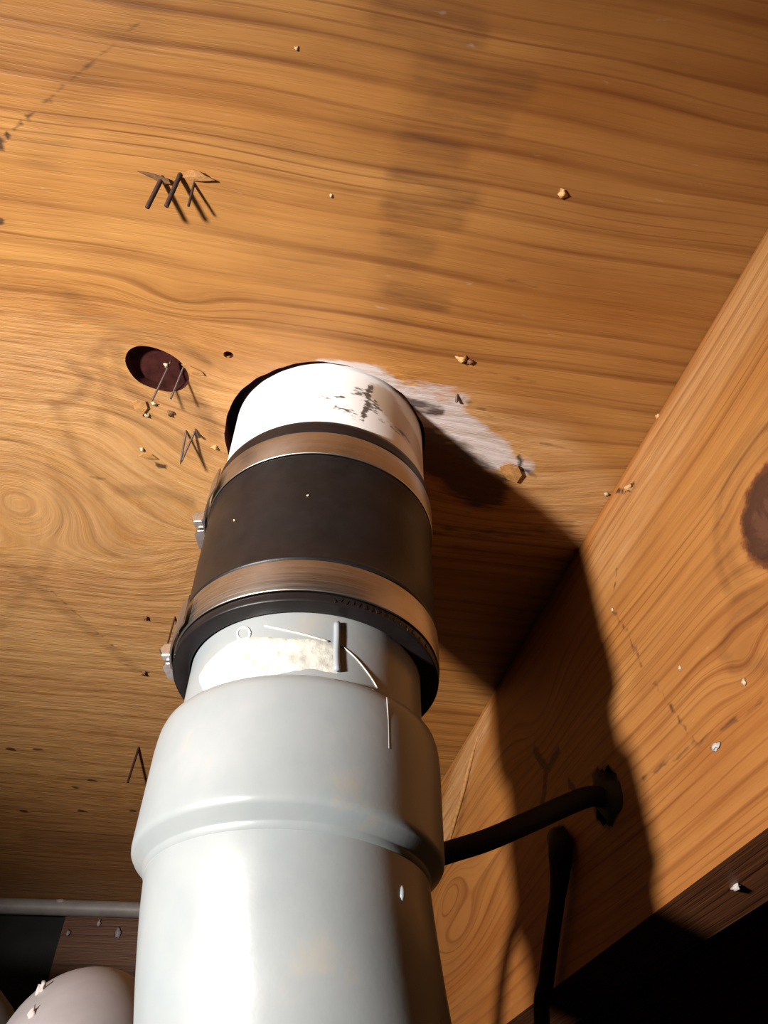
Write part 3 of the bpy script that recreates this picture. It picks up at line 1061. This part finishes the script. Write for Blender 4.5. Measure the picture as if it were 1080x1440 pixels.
p0, p1 = bo - bd * 0.60, bo + bd * 0.28
q = [Vector((p.x, p.y, HC - 0.0085)) for p in [p0 + (p1 - p0) * (i / 30) for i in range(31)]]
o = link('conduit', tube('conduit', q, 0.0083, 20), M_CONDUIT)
tag(o, 'thin grey conduit running along the far edge of the plywood', 'conduit')

# ------------------------------------------------------------------ staples and nails poking through the plywood


def tip_under(base, px, py):
    """point on the view line of the tip that hangs nearest below the base"""
    d = ray(px, py)
    dh = d[:2]
    t = (base[:2] @ dh) / (dh @ dh)
    return on_z(px, py, HC - 0.42 * (HC - (d * t)[2]))     # the legs lean away a little


def spike(name, b, t, wpx, mat, label, cat='nail', group=None, bend=0.0):
    base = on_ceiling(*b)
    tip = tip_under(base, *t)
    base3, tip3 = Vector(base), Vector(tip)
    dirv = (tip3 - base3).normalized()
    mid = (base3 + tip3) / 2 + Vector((bend, 0, 0))
    path = spline([base3 - dirv * 0.004, base3, mid, tip3 - dirv * 0.0006, tip3], 3)
    n = len(path)
    rad = [wpx] * (n - 1) + [wpx * 0.55]
    o = link(name, tube(name, path, rad, 10), mat, loc=base3)
    tag(o, label, cat, group)
    return o


spike('nail', (228, 250), (207, 292), 0.00095, M_RUST, 'leftmost rusty nail of the three poking through near top left', group='nail points near the top left')
spike('nail', (253, 246), (234, 290), 0.00095, M_RUST, 'middle rusty nail of the three poking through near top left', group='nail points near the top left')
spike('nail', (273, 258), (265, 290), 0.00055, M_RUST, 'thin short rightmost nail of the three near top left', group='nail points near the top left')
spike('staple_leg', (236, 517), (214, 563), 0.00050, M_STEELWIRE, 'left of two thin staple legs crossing the dark knot hole', 'staple', 'staple legs at the knot hole')
spike('staple_leg', (257, 519), (240, 561), 0.00050, M_STEELWIRE, 'right of two thin staple legs crossing the dark knot hole', 'staple', 'staple legs at the knot hole')
# bent staple below the knot hole: two legs meeting at the tip
b1, b2 = on_ceiling(262, 606), on_ceiling(274, 607)
t1 = tip_under(b1, 254, 652)
path = spline([Vector(b1) + Vector((0, 0, .003)), Vector(b1), Vector(on_z(258, 628, (HC + t1[2]) / 2)), Vector(t1)], 4)
path2 = spline([Vector(t1), Vector(on_z(263, 631, (HC + t1[2]) / 2)), Vector(b2), Vector(b2) + Vector((0, 0, .003))], 4)
e = link('bent_staple', tube('bent_staple', path + path2[1:], 0.00055, 10), M_STEELWIRE, loc=b1)
tag(e, 'bent V-shaped staple between the knot hole and the coupling', 'staple')
spike('staple_leg', (276, 605), (281, 616), 0.00065, M_RUST, 'short curled staple tip beside the V-shaped staple', 'staple', bend=-0.0006)
spike('staple_leg', (246, 868), (236, 905), 0.00055, M_RUST, 'thin staple leg left of the lower clamp', 'staple')
spike('staple_leg', (195, 1052), (180, 1099), 0.00095, M_RUST, 'thin staple leg left of the grey hub', 'staple')
spike('staple_leg', (643, 556), (642, 566), 0.00075, M_STEELWIRE, 'short bright staple tip in the white paint right of the pipe', 'staple')


# torn flaps and crumbs of wood round the nails
def flap(name, px_pts, lift, mat, label, thick=0.0006, cat='splinter', group=None):
    """curled chip: one edge on the plywood, the other hanging `lift` below"""
    A = [on_ceiling(*p) for p in px_pts]
    n = len(A)
    top, bot = [], []
    for i, p in enumerate(A):
        l = lift * (0.15 + 0.85 * math.sin(math.pi * (i + .5) / n)) + .0001
        bot.append((p[0], p[1], HC - l))
        top.append((p[0], p[1], HC - l + thick))
    c = np.mean(A, axis=0)
    vs = bot + top + [(c[0], c[1], HC - lift * .9), (c[0], c[1], HC - lift * .9 + thick)]
    fs = []
    for i in range(n):
        k = (i + 1) % n
        fs += [(i, k, 2 * n), (n + k, n + i, 2 * n + 1), (i, n + i, n + k, k)]
    me = mesh(name, vs, fs)
    fix_normals(me)
    o = link(name, me, mat, smooth=False, loc=(c[0], c[1], HC))
    tag(o, label, cat, group)
    return o


flap('wood_splinter', [(257, 248), (262, 240), (273, 236), (283, 239), (291, 245), (303, 251), (285, 253), (270, 253)], 0.0022, M_VENEER, 'torn brown veneer flap beside the three nails at top left')
flap('wood_splinter', [(193, 240), (208, 241), (224, 245), (238, 250), (241, 257), (228, 256), (212, 249)], 0.0016, M_DARKCRUMB, 'dark pointed splinter at the leftmost nail near top left')
flap('wood_splinter', [(186, 566), (192, 562), (205, 563), (208, 572), (200, 584), (190, 576)], 0.0012, M_VENEER, 'brown wood flap just under the knot hole')
flap('wood_splinter', [(195, 641), (205, 636), (214, 638), (222, 644), (208, 645)], 0.0010, M_VENEER, 'small flat wood flap left of the V-shaped staple')
flap('wood_splinter', [(255, 512), (268, 514), (285, 522), (288, 527), (270, 525)], 0.0010, M_VENEER, 'pale sliver lifting at the right rim of the knot hole')
flap('wood_splinter', [(702, 655), (716, 649), (728, 652), (733, 664), (726, 676), (712, 672)], 0.0024, M_VENEER, 'torn pale splinter at the edge of the drain shadow')


def crumb(px, py, size, mat, label, surf='c', seed=0, squash=(1, 1, .7), cat='debris', group=None, name='wood_crumb'):
    if surf == 'c':
        p = on_ceiling(px, py); p = (p[0], p[1], HC - size * squash[2] * .6)
    elif surf == 'j':
        p = on_x(px, py); p = (XJ - size * squash[0] * .6, p[1], p[2])
    elif surf == 'b':
        p = on_z(px, py, JB); p = (p[0], p[1], JB - size * squash[2] * .6)
    else:
        p = surf
    o = link(name, lump(name, p, size, seed, 2, squash, 1.15), mat, loc=p)
    tag(o, label, cat, group)
    return o


crumb(792, 271, 0.0016, M_CRUMB, 'lone pale wood crumb on the plywood at upper right', seed=1)
crumb(650, 504, 0.0020, M_CRUMB, 'ragged wood crumb on the plywood above the white paint', seed=2, squash=(1.3, .9, .7))
crumb(661, 508, 0.0015, M_DARKCRUMB, 'dark splinter tuft beside the ragged crumb above the white paint', seed=3)
crumb(217, 567, 0.0013, M_PALE, 'pale crumb at the tip of the left knot hole staple', seed=4)
crumb(207, 584, 0.0012, M_PALE, 'pale crumb at the foot of the brown flap under the knot hole', seed=5)
crumb(240, 580, 0.0015, M_DARKCRUMB, 'dark splinter tuft below the right knot hole staple', seed=6)
crumb(234, 513, 0.0010, M_PALE, 'tiny pale crumb on the left staple inside the knot hole', seed=7)
crumb(200, 631, 0.0011, M_PALE, 'pale crumb left of the V-shaped staple', seed=8)
crumb(302, 628, 0.0013, M_CRUMB, 'wood crumb on the left rim of the drain hole', seed=9)
crumb(205, 868, 0.0016, M_DARKCRUMB, 'dark splinter tuft left of the lower clamp', seed=10)
crumb(203, 945, 0.0018, M_DARKCRUMB, 'dark splinter tuft left of the coupling bottom rim', seed=11)
crumb(889, 686, 0.0022, M_CRUMB, 'larger wood crumb on the joist near its top edge', 'j', 12)
crumb(852, 694, 0.0014, M_PALE, 'pale wood crumb in the corner of plywood and joist', 'c', 13)
crumb(925, 585, 0.0014, M_CRUMB, 'wood crumb on the upper end of the plywood and joist corner', 'c', 14)
for k, (a, b) in enumerate([(957, 940), (1047, 960), (862, 858)]):
    crumb(a, b, 0.0011, M_PALE, ['pale fleck on the joist below the crack', 'pale fleck on the joist under the right knot', 'pale fleck on the joist at the shadow edge'][k], 'j', 20 + k, (.5, 1, 1), name='sawdust_fleck')
crumb(1008, 1050, 0.0020, M_COBWEB, 'grey dust tuft on the lower joist face', 'j', 25, (.4, 1.2, .8), name='dust_tuft')
crumb(1034, 1245, 0.0019, M_COBWEB, 'white fluff hanging on the underside of the joist', 'b', 26, (.6, 1.6, .6), name='dust_tuft')
crumb(417, 68, 0.0007, M_PALE, 'tiny pale fleck on the plywood at the top', 'c', 27, name='sawdust_fleck')
crumb(466, 275, 0.0007, M_PALE, 'tiny pale fleck on the plywood right of the three nails', 'c', 28, name='sawdust_fleck')
for k, (a, b, lab) in enumerate([(433, 697, 'tiny white speck in the middle of the rubber coupling'), (330, 732, 'tiny white speck on the left of the rubber coupling')]):
    p = on_pipe(a, b, 0.0514)
    crumb(0, 0, 0.0005, M_PALE, lab, tuple(p), 30 + k, name='dust_speck')
# cobweb fluff on the conduit and the beam
for k, (a, b, lab, s) in enumerate([(88, 1264, 'largest pale fluff on top of the conduit', 0.0042), (140, 1268, 'small pale fluff on the conduit beside the drain', 0.0022), (18, 1263, 'pale fluff on the conduit at the left edge', 0.0024)]):
    p = on_ceiling(a, b)
    p = (p[0], p[1] - .002, HC - .0035)
    crumb(0, 0, s, M_COBWEB, lab, p, 40 + k, (1.5, .8, .7), name='dust_tuft')
for k, (a, b, lab, s) in enumerate([(139, 1298, 'white cobweb scrap on the beam under the conduit', 0.0026), (166, 1312, 'grey cobweb clump on the beam beside the drain', 0.0045), (96, 1312, 'grey cobweb scrap at the joint of the beam boards', 0.0030)]):
    d = ray(a, b)
    nrm = np.array(bn)
    t = ((np.array(bo) + nrm * 0.010) @ nrm) / (d @ nrm)
    p = d * t
    crumb(0, 0, s, M_COBWEB if k == 0 else M_GREYFAR, lab, tuple(p), 50 + k, (.7, .4, 1.0), name='cobweb_scrap')
for k, (a, b, lab) in enumerate([(58, 1394, 'white fluff on the far left grey pipe bend'), (45, 1428, 'lower white fluff on the far left grey pipe bend')]):
    p = hit(far_bend, a, b)
    if p is None:
        continue
    crumb(0, 0, 0.0020, M_COBWEB, lab, tuple(p), 60 + k, (.8, .5, 1.6), name='dust_tuft')
